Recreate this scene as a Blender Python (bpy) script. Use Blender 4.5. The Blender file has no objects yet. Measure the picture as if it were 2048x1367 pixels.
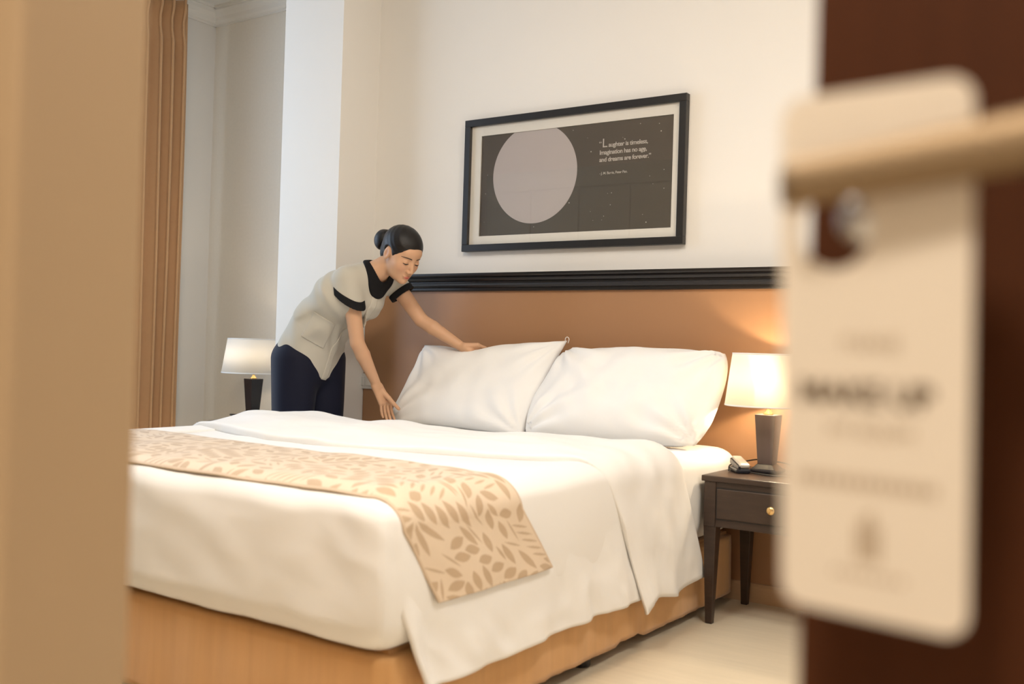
import bpy, bmesh, math, random
import numpy as np
from mathutils import Vector, Matrix, noise as mnoise

random.seed(7); np.random.seed(7)
SC = bpy.context.scene
C = SC.collection
R = math.radians

# ------------------------------------------------------------------ camera
YAW, PITCH, ROLL = R(34.1), R(.35), R(1.75)
fw = Vector((-math.sin(YAW)*math.cos(PITCH), math.cos(YAW)*math.cos(PITCH), math.sin(PITCH)))
r0 = Vector((math.cos(YAW), math.sin(YAW), 0)); u0 = r0.cross(fw)
rr = r0*math.cos(ROLL)+u0*math.sin(ROLL); uu = -r0*math.sin(ROLL)+u0*math.cos(ROLL)
cd = bpy.data.cameras.new('camera'); cam = bpy.data.objects.new('camera', cd); C.objects.link(cam)
m = Matrix((( rr.x, uu.x, -fw.x, 0), (rr.y, uu.y, -fw.y, 0), (rr.z, uu.z, -fw.z, 1.01), (0,0,0,1)))
cam.matrix_world = m
cd.sensor_width = 36; cd.lens = 35; cd.clip_start = .02; cd.clip_end = 60
cd.dof.use_dof = True; cd.dof.focus_distance = 4.7; cd.dof.aperture_fstop = 2.6
SC.camera = cam

# ------------------------------------------------------------------ world, exposure, large lights
W = bpy.data.worlds.new('world'); SC.world = W; W.use_nodes = True
bg = W.node_tree.nodes['Background']; bg.inputs[0].default_value = (.62,.76,1,1); bg.inputs[1].default_value = 1.0
SC.view_settings.view_transform = 'Standard'; SC.view_settings.look = 'None'
SC.view_settings.gamma = 1; SC.view_settings.use_curve_mapping = False
SC.view_settings.exposure = 0.15

def area(name, loc, target, sx, sy, power, col):
    l = bpy.data.lights.new(name, 'AREA'); l.shape = 'RECTANGLE'; l.size = sx; l.size_y = sy
    l.energy = power; l.color = col
    o = bpy.data.objects.new(name, l); C.objects.link(o); o.location = loc
    o.rotation_euler = (Vector(target)-Vector(loc)).to_track_quat('-Z','Y').to_euler()
    return o
def spot(name, loc, target, power, col, ang, blend=.6, rad=.06):
    l = bpy.data.lights.new(name, 'SPOT'); l.energy = power; l.color = col
    l.spot_size = R(ang); l.spot_blend = blend; l.shadow_soft_size = rad
    o = bpy.data.objects.new(name, l); C.objects.link(o); o.location = loc
    o.rotation_euler = (Vector(target)-Vector(loc)).to_track_quat('-Z','Y').to_euler()
    return o
WARM = (1,.935,.84); WARM2 = (1,.90,.79); COOL = (.60,.78,1.0)
# daylight through the tall window in the left wall
area('daylight', (-5.62,2.35,1.75), (-3,2.6,1.2), 1.9, 2.4, 52, COOL)
# warm area lights added under the bedroom and lobby ceilings, sources unseen
area('ceiling_glow_bed', (-1.7,1.15,3.16), (-1.7,1.5,0), .9, .9, 84, WARM)
area('ceiling_glow_side', (-.1,2.0,3.16), (-.7,2.2,0), .7, .7, 52, WARM)
area('ceiling_glow_lobby', (-.45,-.75,3.16), (-.35,-.2,.9), .6, .6, 96, WARM2)

# ------------------------------------------------------------------ materials
MATS = {}
def mat(name, col, rough=.6, metal=0, spec=.5, noise_scale=0, noise_amt=.0, bump=0, bump_scale=200, sheen=0, coat=0, emit=None, stretch=None):
    if name in MATS: return MATS[name]
    M = bpy.data.materials.new(name); M.use_nodes = True; MATS[name] = M
    nt = M.node_tree; b = nt.nodes['Principled BSDF']
    b.inputs['Base Color'].default_value = (*col,1); b.inputs['Roughness'].default_value = rough
    b.inputs['Metallic'].default_value = metal; b.inputs['Specular IOR Level'].default_value = spec
    if sheen: b.inputs['Sheen Weight'].default_value = sheen; b.inputs['Sheen Roughness'].default_value = .4
    if coat: b.inputs['Coat Weight'].default_value = coat; b.inputs['Coat Roughness'].default_value = .1
    if emit: b.inputs['Emission Color'].default_value = (*emit[0],1); b.inputs['Emission Strength'].default_value = emit[1]
    tc = nt.nodes.new('ShaderNodeTexCoord'); mp = nt.nodes.new('ShaderNodeMapping')
    nt.links.new(tc.outputs['Object'], mp.inputs[0])
    if stretch: mp.inputs['Scale'].default_value = stretch
    n = nt.nodes.new('ShaderNodeTexNoise'); n.inputs['Scale'].default_value = noise_scale or 8
    n.inputs['Detail'].default_value = 5
    nt.links.new(mp.outputs[0], n.inputs['Vector'])
    mx = nt.nodes.new('ShaderNodeMix'); mx.data_type = 'RGBA'
    a = max(noise_amt, .015)
    mx.inputs['A'].default_value = (*[c*(1-a) for c in col],1); mx.inputs['B'].default_value = (*[min(1,c*(1+a)) for c in col],1)
    nt.links.new(n.outputs['Fac'], mx.inputs['Factor']); nt.links.new(mx.outputs['Result'], b.inputs['Base Color'])
    if bump:
        n2 = nt.nodes.new('ShaderNodeTexNoise'); n2.inputs['Scale'].default_value = bump_scale; n2.inputs['Detail'].default_value = 3
        nt.links.new(mp.outputs[0], n2.inputs['Vector'])
        bp = nt.nodes.new('ShaderNodeBump'); bp.inputs['Strength'].default_value = bump; bp.inputs['Distance'].default_value = .003
        nt.links.new(n2.outputs['Fac'], bp.inputs['Height']); nt.links.new(bp.outputs[0], b.inputs['Normal'])
    return M
def attr_mat(name, attr, rough=.6, sheen=0, sss=0, spec=.5, bump=0, bump_scale=300):
    M = mat(name, (.5,.5,.5), rough, spec=spec, sheen=sheen, bump=bump, bump_scale=bump_scale)
    nt = M.node_tree; b = nt.nodes['Principled BSDF']
    a = nt.nodes.new('ShaderNodeVertexColor'); a.layer_name = attr
    nt.links.new(a.outputs['Color'], b.inputs['Base Color'])
    if sss:
        b.inputs['Subsurface Weight'].default_value = sss; b.inputs['Subsurface Radius'].default_value = (.012,.005,.003)
        b.inputs['Subsurface Scale'].default_value = .6
    return M
def shade_mat(name, col, trans):
    M = bpy.data.materials.new(name); M.use_nodes = True; nt = M.node_tree
    for n in list(nt.nodes): nt.nodes.remove(n)
    o = nt.nodes.new('ShaderNodeOutputMaterial'); d = nt.nodes.new('ShaderNodeBsdfDiffuse'); t = nt.nodes.new('ShaderNodeBsdfTranslucent')
    mx = nt.nodes.new('ShaderNodeMixShader'); nz = nt.nodes.new('ShaderNodeTexNoise'); nz.inputs['Scale'].default_value = 300
    bp = nt.nodes.new('ShaderNodeBump'); bp.inputs['Strength'].default_value = .05
    nt.links.new(nz.outputs['Fac'], bp.inputs['Height']); nt.links.new(bp.outputs[0], d.inputs['Normal'])
    d.inputs[0].default_value = (*col,1); t.inputs[0].default_value = (*col,1); mx.inputs[0].default_value = trans
    nt.links.new(d.outputs[0], mx.inputs[1]); nt.links.new(t.outputs[0], mx.inputs[2]); nt.links.new(mx.outputs[0], o.inputs[0])
    return M
def bulb_mat(name, e):
    M = bpy.data.materials.new(name); M.use_nodes = True; nt = M.node_tree
    for n in list(nt.nodes): nt.nodes.remove(n)
    o = nt.nodes.new('ShaderNodeOutputMaterial'); t = nt.nodes.new('ShaderNodeBsdfTransparent'); em = nt.nodes.new('ShaderNodeEmission')
    em.inputs[0].default_value = (1,.8,.55,1); em.inputs[1].default_value = e; ad = nt.nodes.new('ShaderNodeAddShader')
    nt.links.new(t.outputs[0], ad.inputs[0]); nt.links.new(em.outputs[0], ad.inputs[1]); nt.links.new(ad.outputs[0], o.inputs[0]); return M
def glass_mat(name, tint=(1,1,1), gl=.05):
    M = bpy.data.materials.new(name); M.use_nodes = True; nt = M.node_tree
    for n in list(nt.nodes): nt.nodes.remove(n)
    o = nt.nodes.new('ShaderNodeOutputMaterial'); t = nt.nodes.new('ShaderNodeBsdfTransparent'); g = nt.nodes.new('ShaderNodeBsdfGlossy')
    g.inputs['Roughness'].default_value = .015; t.inputs[0].default_value = (*tint,1)
    fr = nt.nodes.new('ShaderNodeLayerWeight'); fr.inputs[0].default_value = .5
    pw = nt.nodes.new('ShaderNodeMath'); pw.operation = 'POWER'; pw.inputs[1].default_value = 4; nt.links.new(fr.outputs['Facing'], pw.inputs[0])
    ad = nt.nodes.new('ShaderNodeMath'); ad.inputs[1].default_value = .03+gl; nt.links.new(pw.outputs[0], ad.inputs[0])
    mx = nt.nodes.new('ShaderNodeMixShader'); nt.links.new(ad.outputs[0], mx.inputs[0])
    nt.links.new(t.outputs[0], mx.inputs[1]); nt.links.new(g.outputs[0], mx.inputs[2]); nt.links.new(mx.outputs[0], o.inputs[0])
    return M

m_wall = mat('wall_paint', (.80,.77,.72), .75, noise_scale=3, noise_amt=.015, bump=.04, bump_scale=260)
m_paper = mat('wall_paper', (.84,.79,.70), .8, noise_scale=60, noise_amt=.04, bump=.06, bump_scale=320)
m_ceil = mat('ceiling_paint', (.84,.82,.78), .8)
m_plaster = mat('cornice_plaster', (.82,.79,.73), .7)
m_beige = mat('door_frame_paint', (.43,.295,.165), .6, noise_scale=4, noise_amt=.03)
m_floor = mat('laminate_floor', (.66,.57,.43), .42, noise_scale=7, noise_amt=.10, stretch=(.5,6,1), bump=.05, bump_scale=30)
m_base = mat('baseboard_wood', (.52,.34,.20), .5, noise_scale=10, noise_amt=.12, stretch=(.3,4,4))
m_head = mat('headboard_leather', (.37,.195,.095), .42, noise_scale=5, noise_amt=.03, bump=.05, bump_scale=500)
m_blackwood = mat('black_lacquer', (.012,.010,.010), .28, spec=.5, noise_scale=12, noise_amt=.2)
m_dark = mat('dark_wenge', (.036,.020,.013), .42, noise_scale=9, noise_amt=.45, stretch=(1,1,9), bump=.08, bump_scale=60)
m_darkh = mat('dark_wenge_flat', (.040,.023,.015), .38, noise_scale=9, noise_amt=.45, stretch=(1.2,9,9), bump=.08, bump_scale=60)
m_white = mat('white_cotton', (.86,.85,.83), .85, spec=.2, sheen=.15, noise_scale=5, noise_amt=.01, bump=.12, bump_scale=700)
m_sheet = mat('white_sheet', (.82,.81,.79), .85, spec=.2, sheen=.15, bump=.1, bump_scale=600)
m_skirt = mat('tan_velour', (.63,.355,.15), .8, spec=.2, sheen=.4, noise_scale=5, noise_amt=.12, stretch=(6,6,.4), bump=.3, bump_scale=260)
m_curt = mat('curtain_cloth', (.60,.36,.19), .85, spec=.2, sheen=.3, noise_scale=30, noise_amt=.04, bump=.15, bump_scale=500)
m_door = mat('brown_door_veneer', (.066,.020,.006), .65, spec=.12, noise_scale=5, noise_amt=.25, stretch=(9,9,.7), bump=.03, bump_scale=40)
m_brass = mat('satin_brass', (.30,.21,.12), .55, metal=.8, noise_scale=20, noise_amt=.04)
m_steel = mat('steel', (.75,.76,.78), .25, metal=1)
m_gold = mat('polished_brass', (.85,.58,.25), .25, metal=1)
m_card = mat('hanger_card', (.80,.70,.57), .6, noise_scale=20, noise_amt=.015)
m_ink = mat('brown_ink', (.12,.075,.035), .7)
m_ink2 = mat('pale_brown_ink', (.42,.31,.20), .7)
m_frame = mat('frame_black', (.014,.013,.013), .35, noise_scale=20, noise_amt=.15)
m_mat = mat('mat_board', (.80,.77,.70), .8)
m_print = mat('print_dark', (.078,.064,.048), .6, noise_scale=14, noise_amt=.06)
m_moon = mat('print_moon', (.50,.45,.43), .7, noise_scale=9, noise_amt=.03)
m_letter = mat('print_letter', (.55,.50,.44), .7)
m_plastic = mat('switch_plastic', (.72,.70,.66), .4)
m_stem = mat('lamp_stem_taupe', (.105,.075,.065), .4, noise_scale=8, noise_amt=.2, stretch=(4,4,.6))
m_stemb = mat('lamp_stem_black', (.02,.018,.02), .18, noise_scale=8, noise_amt=.2)
m_cord = mat('cord_black', (.01,.01,.01), .5)
m_phone = mat('phone_black', (.015,.016,.022), .25)
m_phone2 = mat('phone_silver', (.62,.60,.54), .35, metal=.4)
m_ward = mat('wardrobe_olive', (.22,.18,.09), .45, noise_scale=6, noise_amt=.1, stretch=(5,5,.5))
m_hair = mat('black_hair', (.007,.005,.004), .40, spec=.35, noise_scale=30, noise_amt=.3, stretch=(1,1,6), bump=.25, bump_scale=140)
m_tunic = mat('tunic_grey', (.50,.47,.40), .8, spec=.2, sheen=.2, noise_scale=12, noise_amt=.03, bump=.12, bump_scale=600)
m_black = mat('black_cloth', (.008,.008,.009), .8, spec=.2, bump=.1, bump_scale=500)
m_navy = mat('navy_trouser', (.004,.0052,.018), .7, spec=.25, sheen=.08, noise_scale=10, noise_amt=.1, bump=.1, bump_scale=500)
m_skin = attr_mat('skin', 'col', .48, sss=.12, spec=.35)
m_shoe = mat('shoe_black', (.01,.01,.01), .4)
m_brow = mat('brow_brown', (.035,.019,.011), .7)
m_lash = mat('lash_dark', (.012,.007,.005), .6)
m_pane = glass_mat('clear_glass', gl=.0)
m_pglass = glass_mat('picture_glass', gl=.03)

# ------------------------------------------------------------------ mesh helpers
def tag(o, label, cat, group=None):
    o['label'] = label; o['category'] = cat
    if group: o['group'] = group
    return o
def struct(o): o['kind'] = 'structure'; return o
def mk(name, verts, faces, material, parent=None, smooth=False):
    me = bpy.data.meshes.new(name)
    me.from_pydata([tuple(map(float, v)) for v in verts], [], [tuple(map(int, f)) for f in faces]); me.update()
    if smooth: me.polygons.foreach_set('use_smooth', [True]*len(me.polygons))
    if material: me.materials.append(material)
    o = bpy.data.objects.new(name, me); C.objects.link(o)
    if parent: o.parent = parent
    return o
def from_bm(name, bm, material, parent=None, smooth=False):
    bmesh.ops.recalc_face_normals(bm, faces=bm.faces)
    me = bpy.data.meshes.new(name); bm.to_mesh(me); bm.free()
    if smooth: me.polygons.foreach_set('use_smooth', [True]*len(me.polygons))
    if material: me.materials.append(material)
    o = bpy.data.objects.new(name, me); C.objects.link(o)
    if parent: o.parent = parent
    return o
def empty(name, loc, rz=0):
    o = bpy.data.objects.new(name, None); C.objects.link(o); o.location = loc; o.rotation_euler = (0,0,rz); o.empty_display_size = .1
    return o
def box_bm(bm, x0,x1,y0,y1,z0,z1):
    v = [bm.verts.new(p) for p in ((x0,y0,z0),(x1,y0,z0),(x1,y1,z0),(x0,y1,z0),(x0,y0,z1),(x1,y0,z1),(x1,y1,z1),(x0,y1,z1))]
    return [bm.faces.new([v[i] for i in f]) for f in ((3,2,1,0),(4,5,6,7),(0,1,5,4),(1,2,6,5),(2,3,7,6),(3,0,4,7))]
def bev(bm, w, seg=2):
    bmesh.ops.bevel(bm, geom=bm.edges[:], offset=w, segments=seg, affect='EDGES', profile=.5)
def box(name, d, material, parent=None, bevel=0, seg=2, smooth=False):
    bm = bmesh.new(); box_bm(bm, *d)
    if bevel: bev(bm, bevel, seg)
    return from_bm(name, bm, material, parent, smooth)
def frustum(name, c0, s0, c1, s1, material, parent=None, bevel=0, rz=0):
    """square or rectangular tapered post from centre c0 (half sizes s0) to c1 (half sizes s1)"""
    bm = bmesh.new(); vs = []
    for c, s in ((c0,s0),(c1,s1)):
        for sx, sy in ((-1,-1),(1,-1),(1,1),(-1,1)):
            x, y = sx*s[0], sy*s[1]
            vs.append(bm.verts.new((c[0]+x*math.cos(rz)-y*math.sin(rz), c[1]+x*math.sin(rz)+y*math.cos(rz), c[2])))
    for f in ((3,2,1,0),(4,5,6,7),(0,1,5,4),(1,2,6,5),(2,3,7,6),(3,0,4,7)): bm.faces.new([vs[i] for i in f])
    if bevel: bev(bm, bevel)
    return from_bm(name, bm, material, parent)
def lathe(name, prof, material, parent=None, seg=40, loc=(0,0,0), smooth=True, closed=False):
    n = len(prof); V = []; F = []
    for k in range(seg):
        a = 2*math.pi*k/seg
        for r_, z in prof: V.append((loc[0]+r_*math.cos(a), loc[1]+r_*math.sin(a), loc[2]+z))
    for k in range(seg):
        k2 = (k+1)%seg
        for i in range(n-1 if not closed else n):
            j = (i+1)%n; F.append((k*n+i, k2*n+i, k2*n+j, k*n+j))
    o = mk(name, V, F, material, parent, smooth)
    bm = bmesh.new(); bm.from_mesh(o.data); bmesh.ops.remove_doubles(bm, verts=bm.verts, dist=1e-6); bmesh.ops.recalc_face_normals(bm, faces=bm.faces); bm.to_mesh(o.data); bm.free()
    return o
def tube(name, pts, rad, material, parent=None, seg=8, smooth_pts=6, flat=None):
    P = [Vector(p) for p in pts]
    if smooth_pts > 1 and len(P) > 2:
        Q = []
        for i in range(len(P)-1):
            p0 = P[max(i-1,0)]; p1 = P[i]; p2 = P[i+1]; p3 = P[min(i+2,len(P)-1)]
            for k in range(smooth_pts):
                t = k/smooth_pts
                Q.append(.5*((2*p1)+(p2-p0)*t+(2*p0-5*p1+4*p2-p3)*t*t+(3*p1-p0-3*p2+p3)*t**3))
        Q.append(P[-1]); P = Q
    rs = rad if isinstance(rad,(list,tuple)) else [rad]*len(P)
    if len(rs) != len(P): rs = list(np.interp(np.linspace(0,1,len(P)), np.linspace(0,1,len(rs)), rs))
    V = []; F = []; up = Vector((0,0,1)); prev = None
    for i, p in enumerate(P):
        t = (P[min(i+1,len(P)-1)]-P[max(i-1,0)]).normalized()
        a = prev - t*prev.dot(t) if prev else t.cross(up if abs(t.z) < .9 else Vector((1,0,0)))
        a.normalize(); prev = a; b = t.cross(a)
        for k in range(seg):
            an = 2*math.pi*k/seg; V.append(p+(a*math.cos(an)+b*math.sin(an))*rs[i])
    n = len(P)
    for i in range(n-1):
        for k in range(seg): F.append((i*seg+k, i*seg+(k+1)%seg, (i+1)*seg+(k+1)%seg, (i+1)*seg+k))
    F.append(tuple(range(seg))[::-1]); F.append(tuple((n-1)*seg+k for k in range(seg)))
    return mk(name, V, F, material, parent, True)
def grid_mesh(name, X, Y, Z, material, parent=None, smooth=True, mask=None, flip=False):
    nu, nv = X.shape; V = np.stack([X,Y,Z],-1).reshape(-1,3); F = []
    for i in range(nu-1):
        for j in range(nv-1):
            if mask is not None and not mask[i,j]: continue
            q = (i*nv+j, i*nv+j+1, (i+1)*nv+j+1, (i+1)*nv+j); F.append(q[::-1] if flip else q)
    return mk(name, V, F, material, parent, smooth)
def solid(o, t, off=-1):
    md = o.modifiers.new('thickness','SOLIDIFY'); md.thickness = t; md.offset = off; return o
def vnoise(X, Y, Z, s):
    sh = np.broadcast(X,Y,Z).shape
    X,Y,Z = [np.broadcast_to(a,sh).ravel() for a in (X,Y,Z)]
    return np.array([mnoise.noise((x*s,y*s,z*s)) for x,y,z in zip(X,Y,Z)]).reshape(sh)
def extrude_poly(name, pts2, axis_o, ex, ey, depth, material, parent=None, bevel=0):
    """polygon in plane (ex,ey) at axis_o, pushed along ex x ey by depth"""
    ex, ey, o = Vector(ex), Vector(ey), Vector(axis_o); n = ex.cross(ey)
    bm = bmesh.new(); vs = [bm.verts.new(o+ex*a+ey*b) for a,b in pts2]; f = bm.faces.new(vs)
    r = bmesh.ops.extrude_face_region(bm, geom=[f]); bmesh.ops.translate(bm, vec=n*depth, verts=[g for g in r['geom'] if isinstance(g,bmesh.types.BMVert)])
    if bevel: bev(bm, bevel, 1)
    return from_bm(name, bm, material, parent)
def text_mesh(name, s, size, loc, ex, ey, material, parent, align='LEFT', depth=.0002, bold=0, spacing=1.0):
    cu = bpy.data.curves.new(name,'FONT'); cu.body = s; cu.size = size; cu.align_x = align; cu.extrude = depth; cu.offset = bold; cu.space_character = spacing
    t = bpy.data.objects.new('tmp', cu); C.objects.link(t)
    dg = bpy.context.evaluated_depsgraph_get(); me = bpy.data.meshes.new_from_object(t.evaluated_get(dg)); me.name = name
    bpy.data.objects.remove(t); bpy.data.curves.remove(cu)
    ex, ey = Vector(ex), Vector(ey); n = ex.cross(ey)
    me.transform(Matrix(((ex.x,ey.x,n.x,loc[0]),(ex.y,ey.y,n.y,loc[1]),(ex.z,ey.z,n.z,loc[2]),(0,0,0,1))))
    me.materials.clear(); me.materials.append(material)
    o = bpy.data.objects.new(name, me); C.objects.link(o); o.parent = parent
    return o
def profile_run(name, prof, p0, p1, out, material, parent=None, smooth=False):
    """profile [(outward, z)] swept from p0 to p1, closed polygon"""
    p0, p1, out = Vector(p0), Vector(p1), Vector(out); n = len(prof); V = []
    for p in (p0,p1):
        for a,z in prof: V.append(p+out*a+Vector((0,0,z)))
    F = [(i,(i+1)%n,n+(i+1)%n,n+i) for i in range(n)]+[tuple(range(n))[::-1],tuple(range(n,2*n))]
    o = mk(name, V, F, material, parent, smooth)
    bm = bmesh.new(); bm.from_mesh(o.data); bmesh.ops.recalc_face_normals(bm, faces=bm.faces); bm.to_mesh(o.data); bm.free()
    return o

# ================================================================== the room
YW = 4.02            # headboard wall
XC0, XC1, YC = -4.07, -3.64, 3.735   # pilaster left of the bed
YR = 4.40; XL = -5.47; ZC = 3.22; XR = .85; YE0, YE1 = .385, .492
struct(box('floor', (XL-.2, XR+.2, -2.4, YR+.2, -.1, 0), m_floor))
struct(box('ceiling', (XL-.2, XR+.2, -2.4, YR+.2, ZC, ZC+.1), m_ceil))
struct(box('wall_back', (XC1, XR+.1, YW, YW+.1, 0, ZC), m_wall))
struct(box('wall_pilaster', (XC0, XC1, YC, YR, 0, ZC), m_wall))
struct(box('wall_recess', (XL-.1, XC0, YR, YR+.1, 0, ZC), m_paper))
struct(box('wall_right', (XR, XR+.1, -2.3, YW, 0, ZC), m_wall))
# left wall with a tall window opening
WY0, WY1, WZ0, WZ1 = 1.45, 3.55, .25, 2.95
bm = bmesh.new()
box_bm(bm, XL-.14, XL, -2.3, WY0, 0, ZC); box_bm(bm, XL-.14, XL, WY1, YR, 0, ZC)
box_bm(bm, XL-.14, XL, WY0, WY1, 0, WZ0); box_bm(bm, XL-.14, XL, WY0, WY1, WZ1, ZC)
struct(from_bm('wall_left', bm, m_wall))
win = struct(empty('window_1', (0,0,0)))
bm = bmesh.new()
for d in ((XL-.12,XL-.06,WY0,WY1,WZ0,WZ0+.06),(XL-.12,XL-.06,WY0,WY1,WZ1-.06,WZ1),(XL-.12,XL-.06,WY0,WY0+.06,WZ0,WZ1),(XL-.12,XL-.06,WY1-.06,WY1,WZ0,WZ1),(XL-.12,XL-.06,2.47,2.53,WZ0,WZ1)): box_bm(bm,*d)
from_bm('window_frame', bm, m_plaster, win)
for a,b in ((WY0+.06,2.47),(2.53,WY1-.06)): box('pane', (XL-.094,XL-.088,a,b,WZ0+.06,WZ1-.06), m_pane, win)
# wall with the doorway: left reveal, header and right part
struct(box('wall_entry', (XL, -.692, YE0, YE1, 0, ZC), m_beige, bevel=.006))
struct(box('wall_header', (-.692, XR, YE0, YE1, 2.25, ZC), m_beige))
struct(box('wall_lobby', (XL, XR, -2.4, -2.3, 0, ZC), m_wall))
# cornice
corn = [(0,0),(.012,0),(.012,.012),(.022,.018),(.030,.030),(.034,.052),(.055,.074),(.075,.083),(.075,.094),(.088,.094),(.088,.11),(0,.11)]
zc = ZC-.11
struct(profile_run('trim_1', corn, (XL,.5,zc), (XL,YR,zc), (1,0,0), m_plaster))
struct(profile_run('trim_2', corn, (XL,YR,zc), (XC0,YR,zc), (0,-1,0), m_plaster))
struct(profile_run('trim_3', corn, (XC1,YW,zc), (XR,YW,zc), (0,-1,0), m_plaster))
struct(profile_run('baseboard_back', [(0,0),(.016,0),(.016,.066),(.010,.076),(0,.078)], (XC1,YW-.054,0), (XR,YW-.054,0), (0,-1,0), m_base))
struct(profile_run('baseboard_recess', [(0,0),(.016,0),(.016,.066),(.010,.076),(0,.078)], (XL,YR,0), (XC0,YR,0), (0,-1,0), m_base))

# unseen square fixtures, added to give the ceiling area lights a body
for nm, x, y, hw in (('over the foot of the bed',-1.7,1.15,.45),('right of the bed',-.1,2.0,.35),('in the lobby before the door',-.45,-.75,.30)):
    cl = empty('added_ceiling_light', (x,y,ZC)); tag(cl, 'added unseen square ceiling light '+nm, 'ceiling light', 'added ceiling lights')
    fr_ = bmesh.new()
    for d in ((-hw-.02,hw+.02,-hw-.02,-hw),(-hw-.02,hw+.02,hw,hw+.02),(-hw-.02,-hw,-hw,hw),(hw,hw+.02,-hw,hw)): box_bm(fr_, d[0],d[1],d[2],d[3],-.055,0)
    from_bm('frame', fr_, m_steel, cl); box('diffuser', (-hw,hw,-hw,hw,-.050,-.046), mat('light_diffuser',(.9,.88,.82),.5,emit=((1,.92,.8),3)), cl)
# ------------------------------------------------------------------ door, lever and hanger in the foreground
dang = R(-5); dex = Vector((math.cos(dang), math.sin(dang), 0)); dn = Vector((math.sin(dang), -math.cos(dang), 0))   # dn faces the lobby
DE = Vector((-.164,.516,0))                      # latch edge of the lobby face
door = struct(empty('door_1', (0,0,0)))
def dpt(a, z, o): return DE+dex*a+Vector((0,0,z))+dn*o
def dbox(name, a0,a1,z0,z1,o0,o1, material, parent, bevel=0):
    bm = bmesh.new(); vs = [bm.verts.new(dpt(a,z,o)) for o in (o0,o1) for a,z in ((a0,z0),(a1,z0),(a1,z1),(a0,z1))]
    for f in ((3,2,1,0),(4,5,6,7),(0,1,5,4),(1,2,6,5),(2,3,7,6),(3,0,4,7)): bm.faces.new([vs[i] for i in f])
    if bevel: bev(bm, bevel)
    return from_bm(name, bm, material, parent)
dbox('leaf', 0, .86, .008, 2.2, -.042, 0, m_door, door, .002)

NA, NZ = .047, 1.073                               # lever spindle
n0 = dpt(NA,NZ,0); 
pts = [dpt(NA,NZ,.0), dpt(NA,NZ,.03), dpt(NA,NZ,.055)]
neck = tube('lever_neck', pts, [.011,.0095,.011], m_steel, door, seg=20, smooth_pts=4)
bm = bmesh.new()
prof = []
for k in range(21):
    t = k/20; a = .016+t*.165
    prof.append((a, 1.0885+.016*t, .0112+.002*t))
rings = []
for a,z,hh in prof:
    ring = []
    for q in range(16):
        an = 2*math.pi*q/16; cx_, cz_ = math.cos(an), math.sin(an)
        ring.append(bm.verts.new(dpt(a, z+hh*cz_, .068+.0075*cx_)))
    rings.append(ring)
for i in range(20):
    for q in range(16): bm.faces.new((rings[i][q],rings[i][(q+1)%16],rings[i+1][(q+1)%16],rings[i+1][q]))
bm.faces.new(rings[0][::-1]); bm.faces.new(rings[-1])
lev = from_bm('lever_handle', bm, m_brass, door, True)
lev['label'] = 'satin brass lever'
# hanger card: rounded rectangle with a keyhole slot through which the lever neck passes, gently bent
CW, CH = .0864, .24
card_c = Vector((-.1174,.4615,1.0103)); ca = R(-7.7); cex = Vector((math.cos(ca), math.sin(ca), -.012)).normalized()
cn = Vector((math.sin(ca), -math.cos(ca), -.085)).normalized(); cey = cex.cross(-cn).normalized()
if cey.z < 0: cey = -cey
def cpt(a, b, o=0):
    bend = .006*math.sin((b/CH+.5)*math.pi) if b < .06 else 0
    return card_c+cex*a+cey*b+cn*o
def card_outline():
    r_ = .011; P = []
    for cx_,cy_,a0 in ((CW/2-r_,CH/2-r_,0),(-CW/2+r_,CH/2-r_,90),(-CW/2+r_,-CH/2+r_,180),(CW/2-r_,-CH/2+r_,270)):
        for k in range(7): a = R(a0+90*k/6); P.append((cx_+r_*math.cos(a), cy_+r_*math.sin(a)))
    return P
hc = (-.017,.058); hr = .0175
bm = bmesh.new(); outer = [bm.verts.new(cpt(a,b)) for a,b in card_outline()]
inner = [bm.verts.new(cpt(hc[0]+hr*math.cos(2*math.pi*k/28), hc[1]+hr*math.sin(2*math.pi*k/28))) for k in range(28)]
ed = [bm.edges.new((outer[i],outer[(i+1)%28])) for i in range(28)]+[bm.edges.new((inner[i],inner[(i+1)%28])) for i in range(28)]
bmesh.ops.triangle_fill(bm, use_beauty=True, edges=ed)
for f in bm.faces[:]:
    cc_ = f.calc_center_median()-card_c; a_, b_ = cc_.dot(cex), cc_.dot(cey)
    if math.hypot(a_-hc[0], b_-hc[1]) < hr*.93: bm.faces.remove(f)
hang = empty('door_hanger', tuple(cpt(0,-CH/2)))
tag(hang, 'cream cardboard hanger hooked on the brass door lever', 'door hanger')
card = from_bm('card', bm, m_card, hang)
card.matrix_parent_inverse = Matrix.Translation(-Vector(hang.location))
solid(card, .0009, 0)
def on_hang(o): o.matrix_parent_inverse = Matrix.Translation(-Vector(hang.location)); return o
def ctext(s, size, b, mtl, bold=0, a=0): 
    return on_hang(text_mesh('lettering', s, size, tuple(cpt(a,b,.0007)), cex, cey, mtl, hang, 'CENTER', .0001, bold))
ctext('PLEASE', .0085, .004, m_ink2); ctext('MAKE UP', .0150, -.0215, m_ink, .0006, -.003); ctext('MY ROOM', .0085, -.036, m_ink2)
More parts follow.
